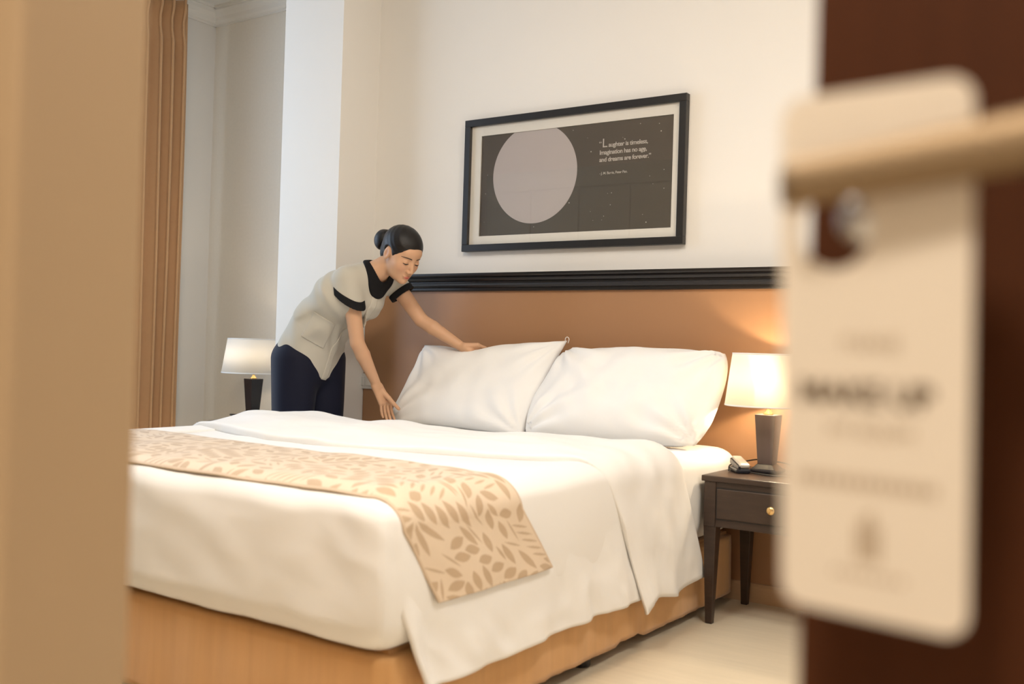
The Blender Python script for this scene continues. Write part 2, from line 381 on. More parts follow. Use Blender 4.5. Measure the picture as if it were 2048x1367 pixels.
# unreadable printed line and the small emblem with its caption
def cbar(a0,a1,b0,b1,mtl,nm='printed_line'):
    bm = bmesh.new(); vs = [bm.verts.new(cpt(a,b,.0007)) for a,b in ((a0,b0),(a1,b0),(a1,b1),(a0,b1))]; bm.faces.new(vs)
    return on_hang(from_bm(nm, bm, mtl, hang))
for k in range(13): cbar(-.034+k*.005, -.034+k*.005+.0032, -.060, -.0545, m_ink2 if k < 5 else m_ink2)
bm = bmesh.new()
for a0,a1,b0,b1 in ((-.006,-.004,-.093,-.076),(-.003,-.001,-.093,-.072),(0,.002,-.093,-.070),(.003,.005,-.093,-.076)):
    bm.faces.new([bm.verts.new(cpt(a,b,.0007)) for a,b in ((a0,b0),(a1,b0),(a1,b1),(a0,b1))])
on_hang(from_bm('emblem', bm, m_ink2, hang))
for k in range(7): cbar(-.017+k*.005, -.017+k*.005+.003, -.101, -.0985, m_ink2)

# ------------------------------------------------------------------ headboard with black moulding
hb = empty('headboard', ((XC1-1.0)/2,YW,0)); tag(hb, 'wide tan leather headboard panel with black moulded top rail', 'headboard')
def ph(o): o.matrix_parent_inverse = Matrix.Translation(-Vector(o.parent.location)); return o
ph(box('panel', (XC1+.002, .6, YW-.054, YW-.001, .0, 1.288), m_head, hb, .003))
rail = [(0,1.285),(.066,1.285),(.070,1.290),(.070,1.300),(.078,1.303),(.082,1.312),(.078,1.322),(.072,1.325),(.072,1.331),(.080,1.335),(.086,1.345),(.082,1.352),(.090,1.356),(.094,1.362),(.094,1.372),(0,1.374)]
ph(profile_run('top_rail', rail, (XC1+.002,YW-.001,0), (.6,YW-.001,0), (0,-1,0), m_blackwood, hb))

# ------------------------------------------------------------------ picture
PX0,PX1,PZ0,PZ1 = -3.022,-1.820,1.485,2.143
pic = empty('framed_picture', ((PX0+PX1)/2,YW,PZ0)); tag(pic, 'black framed moon print with white mat hanging above the headboard', 'picture')
fwid = .034
for d in ((PX0,PX1,PZ1-fwid,PZ1),(PX0,PX1,PZ0,PZ0+fwid),(PX0,PX0+fwid,PZ0+fwid,PZ1-fwid),(PX1-fwid,PX1,PZ0+fwid,PZ1-fwid)):
    ph(box('frame_bar', (d[0],d[1],YW-.036,YW-.002,d[2],d[3]), m_frame, pic, .002))
QX0,QX1,QZ0,QZ1 = -2.930,-1.887,1.561,2.060
bm = bmesh.new()
for d in ((PX0+.03,PX1-.03,QZ1,PZ1-.03),(PX0+.03,PX1-.03,PZ0+.03,QZ0),(PX0+.03,QX0,QZ0,QZ1),(QX1,PX1-.03,QZ0,QZ1)): box_bm(bm, d[0],d[1],YW-.018,YW-.012,d[2],d[3])
ph(from_bm('mat_board', bm, m_mat, pic))
pr = ph(box('art_print', (QX0-.01,QX1+.01,YW-.0125,YW-.010,QZ0-.01,QZ1+.01), m_print, pic))
yp = YW-.0130
# moon disc cut by the upper edge of the print
mc, mr = (-2.615,1.852), .240; pts = []
for k in range(97):
    a = 2*math.pi*k/96; x, z = mc[0]+mr*math.cos(a), mc[1]+mr*math.sin(a)
    pts.append((x, min(z, QZ1)))
bm = bmesh.new(); bm.faces.new([bm.verts.new((x,yp,z)) for x,z in pts[:-1]])
o = from_bm('moon_disc', bm, m_moon, pr)
def ptext(s, size, x, z, sp=1.0, bold=0):
    o = text_mesh('lettering', s, size, (x,yp,z), (1,0,0), (0,0,1), m_letter, pr, 'LEFT', .0001, bold, sp)
    return o
ptext('\u201c', .034, -2.262, 1.950); ptext('L', .058, -2.246, 1.945)
ptext('aughter is timeless,', .0285, -2.212, 1.945, .93, .0005)
ptext('Imagination has no age,', .0285, -2.258, 1.912, .92, .0005)
ptext('and dreams are forever.\u201d', .0285, -2.258, 1.879, .92, .0005)
ptext('- J. M. Barrie, Peter Pan.', .0170, -2.255, 1.820, .9, .0001)
bm = bmesh.new(); rs = random.Random(3)
for k in range(46):
    x, z = rs.uniform(QX0+.02,QX1-.02), rs.uniform(QZ0+.02,QZ1-.02)
    if math.hypot(x-mc[0],z-mc[1]) < mr+.012: continue
    s = rs.choice((.0013,.0016,.002,.003)); bm.faces.new([bm.verts.new((x+s*math.cos(2*math.pi*q/6),yp,z+s*math.sin(2*math.pi*q/6))) for q in range(6)])
o = from_bm('stars', bm, m_letter, pr); o['kind'] = 'stuff'
ph(box('glass_pane', (PX0+.03,PX1-.03,YW-.024,YW-.022,PZ0+.03,PZ1-.03), m_pglass, pic))

# ------------------------------------------------------------------ wall switch
sw = empty('wall_switch', (-3.61,YW-.054,.81)); tag(sw, 'white double light switch plate on the headboard beside the pillow', 'switch')
SX = -3.615
ph(box('plate', (SX-.073,SX+.073,YW-.064,YW-.054,.770,.852), m_plastic, sw, .004))
for sx in (-.035,.035):
    ph(box('rocker', (SX+sx-.028,SX+sx+.028,YW-.068,YW-.062,.786,.836), m_plastic, sw, .0025))

# ------------------------------------------------------------------ curtains
def curtain(name, y0, y1, ztop, zbot, npl, label, x=-5.33, seed=1):
    rg = random.Random(seed); nu = npl*14+1; nv = 46
    ph_ = [rg.uniform(-.5,.5) for _ in range(npl+2)]; am = [rg.uniform(.75,1.2) for _ in range(npl+2)]
    u = np.linspace(0,npl,nu); z = np.linspace(ztop,zbot,nv); X = np.zeros((nu,nv)); Y = X.copy(); Z = X.copy()
    for j,zz in enumerate(z):
        t = (ztop-zz)/(ztop-zbot)
        pin = math.exp(-((zz-(ztop-.17))/.05)**2)
        for i,uu_ in enumerate(u):
            k = int(min(uu_,npl-1)); fr = uu_-k
            amp = .058*am[k]*(1-.45*pin)*(1-.25*t)
            sway = .012*math.sin(3*t+ph_[k]*4)*t
            w = math.sin(2*math.pi*uu_)
            X[i,j] = x+amp*math.copysign(abs(w)**.65,w)+.006*math.sin(5*t+k)
            Y[i,j] = y0+(y1-y0)*(uu_/npl)+.020*math.sin(4*math.pi*uu_)*.8+sway*.5+.02*t*(uu_/npl)
            Z[i,j] = zz
    o = grid_mesh(name, X,Y,Z, m_curt); solid(o,.004,0)
    tag(o, label, 'curtain'); return o
curtain('curtain', 3.40, 4.06, 3.14, .02, 8, 'tan pleated curtain hanging beside the recess at the left', seed=4)
curtain('curtain', .95, 1.55, 3.14, .02, 8, 'tan pleated curtain at the near end of the window', seed=9)

# ------------------------------------------------------------------ wardrobe opposite the picture (shows in the picture glass)
wd = empty('wardrobe', (-4.2,.75,0)); tag(wd, 'tall olive brown wardrobe with plain panelled doors near the entry', 'wardrobe')
ph(box('body', (-5.05,-2.7,YE1+.002,1.0,0,2.5), m_ward, wd, .004))
for k in range(5):
    a = -5.04+k*.466
    dd = ph(box('door', (a+.004,a+.462,1.0,1.02,.08,2.32), m_ward, wd, .004))
    box('handle', (a+.43,a+.44,1.02,1.04,1.0,1.15), m_steel, dd, .002)
ph(box('top_panel', (-5.04,-2.71,1.0,1.02,2.335,2.495), m_ward, wd, .004))

# ================================================================== bed
BX0, BX1, BYF, BYH = -3.30, -1.54, 1.76, 3.95
bed = empty('bed', ((BX0+BX1)/2, 2.9, 0)); tag(bed, 'low divan bed covered in a tan velour skirt on black feet', 'bed')
# skirt: four slightly rippled sides with an uneven hem
def skirt():
    r_ = .03; path = []
    def seg_(p,q,n): 
        for k in range(n): t=k/n; path.append((p[0]+(q[0]-p[0])*t, p[1]+(q[1]-p[1])*t))
    x0,x1,y0,y1 = BX0+.01,BX1,BYF+.022,BYH
    cs = [((x0+r_,y0),(x1-r_,y0)),((x1,y0+r_),(x1,y1-r_)),((x1-r_,y1),(x0+r_,y1)),((x0,y1-r_),(x0,y0+r_))]
    for i,(p,q) in enumerate(cs):
        seg_(p,q,70); nx = cs[(i+1)%4][0]; seg_(q,nx,4)
    n = len(path); zs = np.linspace(0,1,14); V=[]; F=[]
    for i,(x,y) in enumerate(path):
        cx_, cy_ = (x0+x1)/2,(y0+y1)/2
        hem = (.040 if y > y0+.05 else .014)+.010*mnoise.noise((x*3,y*3,1))+.004*mnoise.noise((x*40,y*40,2))
        if x > x1-.05 and 2.95 < y < 3.12: hem += .012
        if x > x1-.05 and y > 3.1: hem -= .008
        for t in zs:
            z = .264+(hem-.264)*t
            w = (.003+.008*t)*mnoise.noise((x*7,y*7,t*.6))+.0015*mnoise.noise((x*30,y*30,t))
            dx = (1 if x > x1-.02 else -1 if x < x0+.02 else 0); dy = (1 if y > y1-.02 else -1 if y < y0+.02 else 0)
            V.append((x+dx*(w+.004*t), y+dy*(w+.004*t), z))
    m_ = len(zs)
    for i in range(n):
        j=(i+1)%n
        for k in range(m_-1): F.append((i*m_+k,i*m_+k+1,j*m_+k+1,j*m_+k))
    F.append(tuple(i*m_ for i in range(n)))
    o = mk('skirt', V, F, m_skirt, bed, True); ph(o); solid(o,.006,1); return o
skirt()
for x,y in ((BX1-.045,2.79),(BX1-.07,3.75),(BX0+.09,2.78),(BX0+.09,3.75),(-2.42,1.98),(-2.42,3.7),(BX1-.12,1.98),(BX0+.12,1.98)):
    ph(lathe('foot', [(0,0),(.028,0),(.031,.006),(.031,.05),(.034,.06),(0,.06)], m_blackwood, bed, 20, (x,y,0)))
box_core = ph(box('box_spring', (BX0+.03,BX1-.02,BYF+.06,BYH-.02,.06,.28), m_skirt, bed))

def rounded_cap(name, x0,x1,y0,y1,z0,z1,r_, n, wob, material, skirt_in=.02, noise_s=3.0, parent=None, bulge=.012):
    """soft rounded block (mattress, tucked duvet): dense rounded box with gentle unevenness"""
    bm = bmesh.new(); bmesh.ops.create_cube(bm, size=2); bmesh.ops.subdivide_edges(bm, edges=bm.edges[:], cuts=n, use_grid_fill=True)
    hx,hy,hz = (x1-x0)/2,(y1-y0)/2,(z1-z0)/2; c = Vector(((x0+x1)/2,(y0+y1)/2,(z0+z1)/2))
    for v in bm.verts:
        p = v.co
        def w(t,h):   # denser sampling near the edges
            return h*math.sin(t*math.pi/2)*.55+h*t*.45
        q = Vector((w(p.x,hx),w(p.y,hy),w(p.z,hz)))
        inn = Vector((max(-hx+r_,min(hx-r_,q.x)),max(-hy+r_,min(hy-r_,q.y)),max(-hz+min(r_,hz*.6),min(hz-r_*.75,q.z))))
        d = q-inn
        if d.length > 1e-9:
            n_ = Vector((d.x/r_, d.y/r_, d.z/(min(r_,hz*.6) if d.z < 0 else r_*.75))); L = max(abs(n_.x),abs(n_.y),abs(n_.z)); n_ = n_/n_.length*L if n_.length else n_
            q = inn+Vector((n_.x*r_, n_.y*r_, n_.z*(min(r_,hz*.6) if n_.z < 0 else r_*.75)))
        P = c+q
        b = bulge*math.cos(max(-1,min(1,q.z/hz))*math.pi/2)
        nx = mnoise.noise(P*noise_s)+.5*mnoise.noise(P*noise_s*2.7)
        if name == 'cover' and q.y < -hy*.9:
            cz = mnoise.noise((P.x*5+P.z*4,P.z*6,3)); P = P+Vector((0,.010*cz+.006*abs(mnoise.noise((P.x*11,P.z*9+P.x*4,6))),0))
        v.co = P+Vector((q.x/hx*b if abs(q.x) > hx*.95 else 0, q.y/hy*b if abs(q.y) > hy*.95 else 0, 0))+Vector((.4*wob*nx, .4*wob*nx, wob*nx))
    return from_bm(name, bm, material, parent, True)
mt = rounded_cap('mattress', BX0+.005, BX1+.018, BYF+.03, BYH, .283, .632, .08, 40, .004, m_sheet)
tag(mt, 'thick mattress in a white fitted sheet showing near the right pillow', 'mattress')

# duvet: a tucked body over the mattress, side drops, and the folded-back top band
duvet = empty('duvet', ((BX0+BX1)/2, 2.5, .585)); tag(duvet, 'white cotton duvet tucked at the foot and folded back below the pillows', 'duvet')
DX0, DX1, DYF, DT = BX0-.015, BX1+.024, BYF-.012, .655
def duv_noise(P):
    return .006*mnoise.noise(P*2.2)+.003*mnoise.noise(P*6)
o = rounded_cap('cover', DX0, DX1, DYF, 3.13, .274, DT, .085, 56, .008, m_white, noise_s=2.8, bulge=.016); o.parent = duvet; ph(o)
# cross path across the bed: s=0 at the middle of the bed, + to the right; returns point and normal
RC = .085; XM = (DX0+DX1)/2; HALF = DX1-XM
def cross(s, drop):
    """drop-length path: flat top, quarter arc, straight fall"""
    sg = 1 if s >= 0 else -1; a = abs(s); fl = HALF-RC; al = RC*math.pi/2
    if a <= fl: return XM+s, DT, 0., 1.
    if a <= fl+al:
        th = (a-fl)/RC; return XM+sg*(fl+RC*math.sin(th)), DT-RC+RC*math.cos(th), sg*math.sin(th), math.cos(th)
    return XM+sg*HALF, DT-RC-(a-fl-al), sg*1., 0.
FLAT = HALF-RC; ARC = RC*math.pi/2
def foot_inset(y):
    d = y-DYF
    return 0 if d >= RC else RC-math.sqrt(max(0,RC*RC-(RC-max(d,0))**2))
def folds(y, z, amp, seed):
    k = max(0,min(1,(DT-.10-z)/.35))
    a = math.sin(y*11+seed+1.3*math.sin(y*3.1+seed)); b = math.sin(y*23+2*seed+z*4+1.1*math.sin(y*7))
    return amp*k*(.55*a+.45*b)+.006*min(1,k*2.5)*mnoise.noise((y*16+z*5,z*5,seed))
def side_drop(sg, y0, y1, hem, name):
    ns, nt = 64, 110; S = np.linspace(FLAT-.10, FLAT+ARC+(DT-RC-hem), ns); T = np.linspace(0,1,nt)
    X = np.zeros((ns,nt)); Y = X.copy(); Z = X.copy()
    for i,s in enumerate(S):
        for j,t in enumerate(T):
            x,z,nx,nz = cross(s*sg, 0); k = max(0,(s-FLAT-ARC)/(DT-RC-hem)); ke = max(0,min(1,(s-FLAT+.1)/.2))
            y = y0+(y1-y0)*t
            yy = y+(.13*k**1.5*(1-t)**4)
            off = -.006+.013*ke+.020*k+folds(yy,z,.017,1.7)+.006*k*mnoise.noise((yy*9,z*9,3))
            if k > 0: off += .026*k*math.exp(-((t)/.035)**2)+.012*k*k*(.5-abs(mnoise.noise((yy*10+z*6,z*8,9)))*1.6)
            ins = foot_inset(y)*(1-min(1,k*1.5)*.75)
            hz = .005*k*mnoise.noise((yy*4,0,7))-.035*k*k*math.exp(-(t/.05)**2)*0
            X[i,j] = x+nx*(off-ins); Z[i,j] = z+nz*(off-ins)+hz; Y[i,j] = yy
    o = grid_mesh(name, X,Y,Z, m_white, duvet, flip=(sg > 0)); ph(o); solid(o,.010,-1 if sg>0 else 1); return o
side_drop(1, DYF+.006, 3.25, .185, 'side_drop')
side_drop(-1, DYF+.006, 3.10, .20, 'side_drop')
# folded-back band
def ipl(x, xs, ys): return float(np.interp(x, xs, ys))
def fold_band():
    ns, nt = 150, 64; s0 = -(FLAT+ARC+.30); s1 = FLAT+ARC+(DT-RC-.158)
    S = np.linspace(s0,s1,ns); T = np.linspace(0,1,nt)**1.5; X = np.zeros((ns,nt)); Y=X.copy(); Z=X.copy()
    for i,s in enumerate(S):
        xs = (s0,-(FLAT+ARC),-.66,-.30,0,.45,FLAT,FLAT+ARC,s1)
        yf = ipl(s,xs,(2.75,2.60,2.56,2.47,2.45,2.60,2.72,2.80,3.03))
        yb = ipl(s,xs,(3.12,3.15,3.15,3.12,3.15,3.22,3.30,3.38,3.575))
        hm = ipl(s,xs,(.02,.05,.058,.048,.044,.040,.036,.030,.016))
        k = max(0,(s-FLAT-ARC)/(DT-RC-.158))
        for j,t in enumerate(T):
            x,z,nx,nz = cross(s,0); y = yf+(yb-yf)*t
            y += .012*math.sin(s*7+1)*(1-t)+.010*math.sin(s*5)*t
            y -= .020*math.sin(math.pi*min(1,t/.075))**.8
            e = min(t/.045,1); e2 = min((1-t)/.12,1)
            prof = math.sqrt(max(0,1-(1-e)**2))*math.sqrt(max(0,1-(1-e2)**2))
            wr = .015*mnoise.noise((s*3.2,y*4.5,5))+.009*mnoise.noise((s*7,y*11,8))+.007*math.sin(y*19+s*3.2)*max(0,-s)*1.0
            off = -.004+.006*min(1,k*3)+((hm+wr)*(.55+.45*min(1,t/.30)))*prof+.020*k+folds(y,z,.016,4.1)
            if k > 0: off += .012*k*math.exp(-(t/.12)**2)+.010*k*math.sin(t*17+1)*k
            dz = -.022*k**3*math.exp(-(t/.07)**2)+.010*k*math.sin(t*9)*k
            X[i,j] = x+nx*off; Z[i,j] = z+nz*off+dz; Y[i,j] = y
    o = grid_mesh('fold_band', X,Y,Z, m_white, duvet, flip=True); ph(o); solid(o,.010,-1); return o
fold_band()

# runner with woven leaf pattern
def leaf_pattern(U, V):
    """0..1 mask of leaf sprays; U, V in metres on the cloth"""
    M = np.zeros_like(U); rg = random.Random(11)
    def leaf(cx_,cy_,ang,L,w):
        ca_, sa = math.cos(ang), math.sin(ang)
        sel = (np.abs(U-cx_) < L*.75)&(np.abs(V-cy_) < L*.75)
        if not sel.any(): return
        du, dv = U[sel]-cx_, V[sel]-cy_; a = du*ca_+dv*sa; b = -du*sa+dv*ca_
        hw = w*np.clip(1-(2*a/L)**2,0,1)
        val = np.clip((hw-np.abs(b))/.0022,0,1); val *= np.where(np.abs(b) < .0008, .55, 1)
        M[sel] = np.maximum(M[sel], val)
    du_ = abs(U[1,0]-U[0,0]); dv_ = abs(V[0,1]-V[0,0]); gap = .0038; NU, NV = U.shape
    def try_leaf(cx_,cy_,ang,L,w):
        i0_, i1_ = int((cx_-L*.62-U[0,0])/du_), int((cx_+L*.62-U[0,0])/du_)+1; j0_, j1_ = int((cy_-L*.62-V[0,0])/dv_), int((cy_+L*.62-V[0,0])/dv_)+1
        i0_, j0_, i1_, j1_ = max(i0_,0), max(j0_,0), min(i1_,NU), min(j1_,NV)
        if i1_-i0_ < 3 or j1_-j0_ < 3: return False
        u_, v_ = U[i0_:i1_,j0_:j1_]-cx_, V[i0_:i1_,j0_:j1_]-cy_; sub_ = M[i0_:i1_,j0_:j1_]
        a = u_*math.cos(ang)+v_*math.sin(ang); b = -u_*math.sin(ang)+v_*math.cos(ang)
        Lg = L+2*gap; hg = (w+gap)*np.clip(1-(2*a/Lg)**2,0,1)
        if (sub_[np.abs(b) < hg] > .2).any(): return False
        hw = w*np.clip(1-(2*a/L)**2,0,1); val = np.clip((hw-np.abs(b))/.0024+.3,0,1)*(hw > 0)
        np.maximum(sub_, val, out=sub_); return True
    u0_,u1_,v0_,v1_ = U.min(),U.max(),V.min(),V.max()
    for n_ in range(int((u1_-u0_)*(v1_-v0_)*900)):
        cx_, cy_ = rg.uniform(u0_,u1_), rg.uniform(v0_,v1_); base = rg.uniform(0,6.283); kind = rg.random()
        if kind < .55:       # long stem with broad opposite leaves
            cv = rg.uniform(-.25,.25); x_, y_, a_ = cx_, cy_, base
            for q in range(6):
                L_ = .072*(1-.05*q)
                for sd in (-1,1): try_leaf(x_+.039*math.cos(a_+sd*.85),y_+.039*math.sin(a_+sd*.85),a_+sd*.85,L_,.0138)
                x_ += .038*math.cos(a_); y_ += .038*math.sin(a_); a_ += cv
            try_leaf(x_+.01*math.cos(a_),y_+.01*math.sin(a_),a_,.068,.0130)
        elif kind < .75:     # fan
            for q in range(-3,4): try_leaf(cx_+.052*math.cos(base+q*.42),cy_+.052*math.sin(base+q*.42),base+q*.42,.086,.0115)
        else:                # combed narrow leaflets
            for q in range(9):
                px, py = cx_+q*.0115*math.cos(base), cy_+q*.0115*math.sin(base); try_leaf(px+.022*math.cos(base+1.1),py+.022*math.sin(base+1.1),base+1.1,.066,.0044)
    for n_ in range(int((u1_-u0_)*(v1_-v0_)*2600)):
        try_leaf(rg.uniform(u0_,u1_), rg.uniform(v0_,v1_), rg.uniform(0,6.283), rg.uniform(.036,.060), rg.uniform(.0062,.0105))
    return M
def runner():
    hem = .386; s1 = FLAT+ARC+(DT-RC-hem); s0 = -(FLAT+ARC+.15); ns = int((s1-s0)/.0030); nt = 160
    S = np.linspace(s0,s1,ns); T = np.linspace(0,1,nt); X = np.zeros((ns,nt)); Y=X.copy(); Z=X.copy()
    for i,s in enumerate(S):
        xs = (s0,-FLAT,0,FLAT,FLAT+ARC,s1)
        yf = ipl(s,xs,(1.79,1.776,1.774,1.776,1.80,1.918)); yb = ipl(s,xs,(2.33,2.31,2.27,2.25,2.30,2.445))
        k = max(0,(s-FLAT-ARC)/(DT-RC-hem)); kk = k*.72
        for j,t in enumerate(T):
            x,z,nx,nz = cross(s,0); y = yf+(yb-yf)*t
            ins = foot_inset(y)*(1-min(1,kk*1.5)*.75)
            off = .013+.020*kk+folds(y,z,.017,1.7)+.004*kk+.002*math.sin(s*31+t*5)*math.sin(t*9)+.003*mnoise.noise((s*8,y*8,2))
            P_ = mnoise.noise((x*2.6,y*2.6,z*2.6))+.5*mnoise.noise((x*7,y*7,z*7))
            X[i,j] = x+nx*(off-ins); Z[i,j] = z+nz*(off-ins)+.006*P_*(nz); Y[i,j] = y
    o = grid_mesh('bed_runner', X,Y,Z, None, None, flip=True)
    Ug, Vg = np.meshgrid(S, T*.46, indexing='ij'); M = leaf_pattern(Ug, Vg).reshape(-1)
    ce = np.minimum(T,1-T)[None,:].repeat(ns,0).reshape(-1); M = np.where(ce < .018, .5, M)
    light = np.array((.74,.60,.45)); darkc = np.array((.53,.385,.25))
    colr = light[None]*(1-M[:,None])+darkc[None]*M[:,None]
    a = o.data.color_attributes.new('col','FLOAT_COLOR','POINT'); a.data.foreach_set('color', np.concatenate([colr,np.ones((len(M),1))],1).astype(np.float32).ravel())
    o.data.materials.append(attr_mat('runner_weave','col',.62,sheen=.35,bump=.2,bump_scale=500)); solid(o,.004,-1)
    return tag(o, 'beige bed runner woven with tan leaves across the foot of the bed', 'bed runner')
runner()

# ------------------------------------------------------------------ pillows
def pillow(bl, br, tr, tl, thick, seed, label, soft=.035, dip=0, rnd=(0,3), crease=1.0):
    bl,br,tr,tl = map(Vector,(bl,br,tr,tl)); n1, n2 = 66, 46; U = np.linspace(0,1,n1); Vv = np.linspace(0,1,n2)
    nrm = (br-bl).cross(tl-bl).normalized()          # towards the camera side
    V=[]; F=[]
    def P(u,v,side):
        p = bl*(1-u)*(1-v)+br*u*(1-v)+tr*u*v+tl*(1-u)*v; c = (bl+br+tr+tl)/4
        a, b = 2*u-1, 2*v-1
        pull = .030*((1-a*a)*abs(b)**3); pull2 = soft*((1-b*b)*abs(a)**3)
        p = p+(c-p)*rnd[0]*(abs(a)*abs(b))**rnd[1]
        p = p-(tl-bl)*b*pull*.9-(br-bl)*a*pull2*.6
        p = p-(tl-bl).normalized()*dip*math.exp(-((u-.40)/.17)**2)*v**3
        e = max(0,(1-abs(a)**2.6))*max(0,(1-abs(b)**2.6)); h = thick*e**.46*(1+.25*max(0,-b)*(1-abs(b)**4))
        w = mnoise.noise((u*3.2+seed,v*2.6,side*3))*.022*e**.5+mnoise.noise((u*9+seed,v*5+u*3,side*3))*crease*.009*e**.3
        # seams pull creases in from the corners
        cr = 0
        for (cu,cv) in ((0,0),(1,0),(0,1),(1,1)):
            d = math.hypot((u-cu)*1.6,(v-cv)); an = math.atan2(v-cv,(u-cu)*1.6)
            cr += crease*.013*math.exp(-(d/.45)**2)*math.sin(an*13+seed)*min(1,d/.08)
        return p+nrm*side*(h*(1.0 if side > 0 else .55)+w+cr*e**.25)
    for side in (1,-1):
        for u in U:
            for v in Vv: V.append(P(u,v,side))
    N = n1*n2
    for i in range(n1-1):
        for j in range(n2-1):
            a,b,c_,d = i*n2+j,(i+1)*n2+j,(i+1)*n2+j+1,i*n2+j+1
            F.append((a,b,c_,d)); F.append((N+d,N+c_,N+b,N+a))
    o = mk('pillow', V, F, m_white, None, True)
    bm = bmesh.new(); bm.from_mesh(o.data); bmesh.ops.remove_doubles(bm, verts=bm.verts, dist=.0008); bmesh.ops.recalc_face_normals(bm, faces=bm.faces); bm.to_mesh(o.data); bm.free()
    o.data.polygons.foreach_set('use_smooth',[True]*len(o.data.polygons))
    tag(o, label, 'pillow'); return o
pL = pillow((-3.240,3.72,.622),(-2.380,3.62,.622),(-2.335,3.90,1.052),(-3.150,3.875,1.012), .085, 1.3, 'white pillow being straightened by the housekeeper\'s hands', .035, .034)
pR = pillow((-2.390,3.60,.630),(-1.535,3.58,.640),(-1.525,3.862,1.028),(-2.335,3.885,1.022), .100, 6.1, 'white pillow propped nearest the glowing bedside lamp', -.030, 0, (.075,3), 1.7)
lp = tube('corner_loop', [(-2.345,3.897,1.045),(-2.342,3.893,1.062),(-2.332,3.893,1.068),(-2.325,3.896,1.058),(-2.331,3.898,1.040)], .0016, m_white, pL, 6)

# ------------------------------------------------------------------ nightstand right, with lamp and telephone
def nightstand(w, d, h, label, loc, rz):
    n = empty('nightstand', loc, rz); tag(n, label, 'nightstand')
    box('table_top', (-.006,w+.006,-.008,d,h-.022,h), m_darkh, n, .003)
    box('case', (.004,w-.004,.004,d-.004,h-.190,h-.022), m_dark, n, .002)
    for x in (.004,w-.050): box('corner_post', (x,x+.046,-.001,.03,h-.190,h-.022), m_dark, n, .002)
    box('drawer_gap_shade', (.0525,w-.0525,.0005,.012,h-.1615,h-.0425), m_cord, n)  # black slab stands in for the shade in the gap around the drawer
    dr = box('drawer', (.056,w-.056,-.004,.02,h-.158,h-.046), m_darkh, n, .003)
    k = lathe('knob', [(0,0),(.006,0),(.006,.010),(.015,.016),(.016,.022),(.012,.027),(0,.028)], m_gold, dr, 24)
    k.rotation_euler = (R(90),0,0); k.location = (w/2,-.004,h-.102)
    for x in (.028,w-.028):
        for y in (.028,d-.028):
            frustum('leg', (x,y,0), (.013,.013), (x,y,h-.185), (.025,.025), m_dark, n, .002)
    return n
nightstand(.54, .42, .557, 'dark wenge nightstand with one drawer to the right of the bed', (-1.49,3.512,0), 0)
def table_lamp(loc, rz, stemm, label, bulb, shade, round_neck=True, r0_=.168, r1_=.143):
    L = empty('table_lamp', loc, rz); tag(L, label, 'lamp')
    box('base', (-.056,.056,-.056,.056,0,.016), m_stemb, L, .006)
    frustum('base_plinth', (0,0,.014), (.048,.048), (0,0,.034), (.030,.030), m_stemb, L, .002)
    frustum('stem', (0,0,.032), (.029,.029), (0,0,.225), (.041,.041), stemm, L, .002)
    lathe('neck', [(0,.224),(.020,.224),(.018,.230),(.009,.238),(.007,.252),(.010,.256),(.010,.30),(0,.30)], m_gold, L, 24)
    sh = lathe('shade', [(r0_,.258),(r1_,.460)], shade, L, 64); solid(sh,.0015,0)
    lathe('shade_rim', [(r1_-.001,.456),(r1_+.0015,.456),(r1_+.0015,.462),(r1_-.001,.462)], m_white, sh, 64, closed=True)
    lathe('shade_rim', [(r0_-.001,.256),(r0_+.0015,.256),(r0_+.0015,.262),(r0_-.001,.262)], m_white, sh, 64, closed=True)
    for a in (0,2.094,4.189):
        tube('spider_arm', [(.010*math.cos(a),.010*math.sin(a),.30),(r1_*math.cos(a),r1_*math.sin(a),.452)], .0018, m_gold, L, 6, 1)
    lathe('bulb', [(0,.30),(.013,.30),(.015,.32),(.028,.345),(.030,.362),(.022,.384),(0,.392)], bulb_mat('bulb_glass_bright' if bulb > 5 else 'bulb_glass_dim', 8 if bulb > 5 else 2), L, 24)
    l = bpy.data.lights.new('bulb_light','POINT'); l.energy = bulb; l.color = (1,.80,.54); l.shadow_soft_size = .022
    lo = bpy.data.objects.new('bulb_light', l); C.objects.link(lo); lo.parent = L; lo.location = (0,0,.350)
    return L
table_lamp((-1.340,3.775,.557), 0, m_stem, 'lit table lamp with white drum shade on the right nightstand', 9, shade_mat('shade_linen',(.92,.88,.80),.55))
# cordless telephone in a black cradle, and its cord
tp = empty('telephone', (-1.422,3.700,.557)); tag(tp, 'black telephone with silver handset lying beside the bedside lamp', 'telephone')
tp.rotation_euler = (0,0,R(-52))
box('cradle', (-.055,.055,-.028,.028,0,.020), m_phone, tp, .007)
hs = box('handset', (-.062,.062,-.020,.020,0,.018), m_phone2, tp, .007); hs.location = (-.004,.004,.030); hs.rotation_euler = (0,R(10),0)
kp = box('handset_shell', (-.060,.060,-.026,-.014,-.012,.010), m_phone, hs, .004)
cord = tube('cord', [(-1.462,3.69,.561),(-1.475,3.74,.578),(-1.43,3.78,.592),(-1.40,3.83,.598),(-1.36,3.86,.594),(-1.30,3.86,.590),(-1.22,3.80,.580),(-1.20,3.72,.566),(-1.25,3.65,.562),(-1.32,3.655,.562),(-1.365,3.665,.564)], .0028, m_cord, tp, 8)
bpy.context.view_layer.update(); cord.matrix_parent_inverse = tp.matrix_world.inverted()

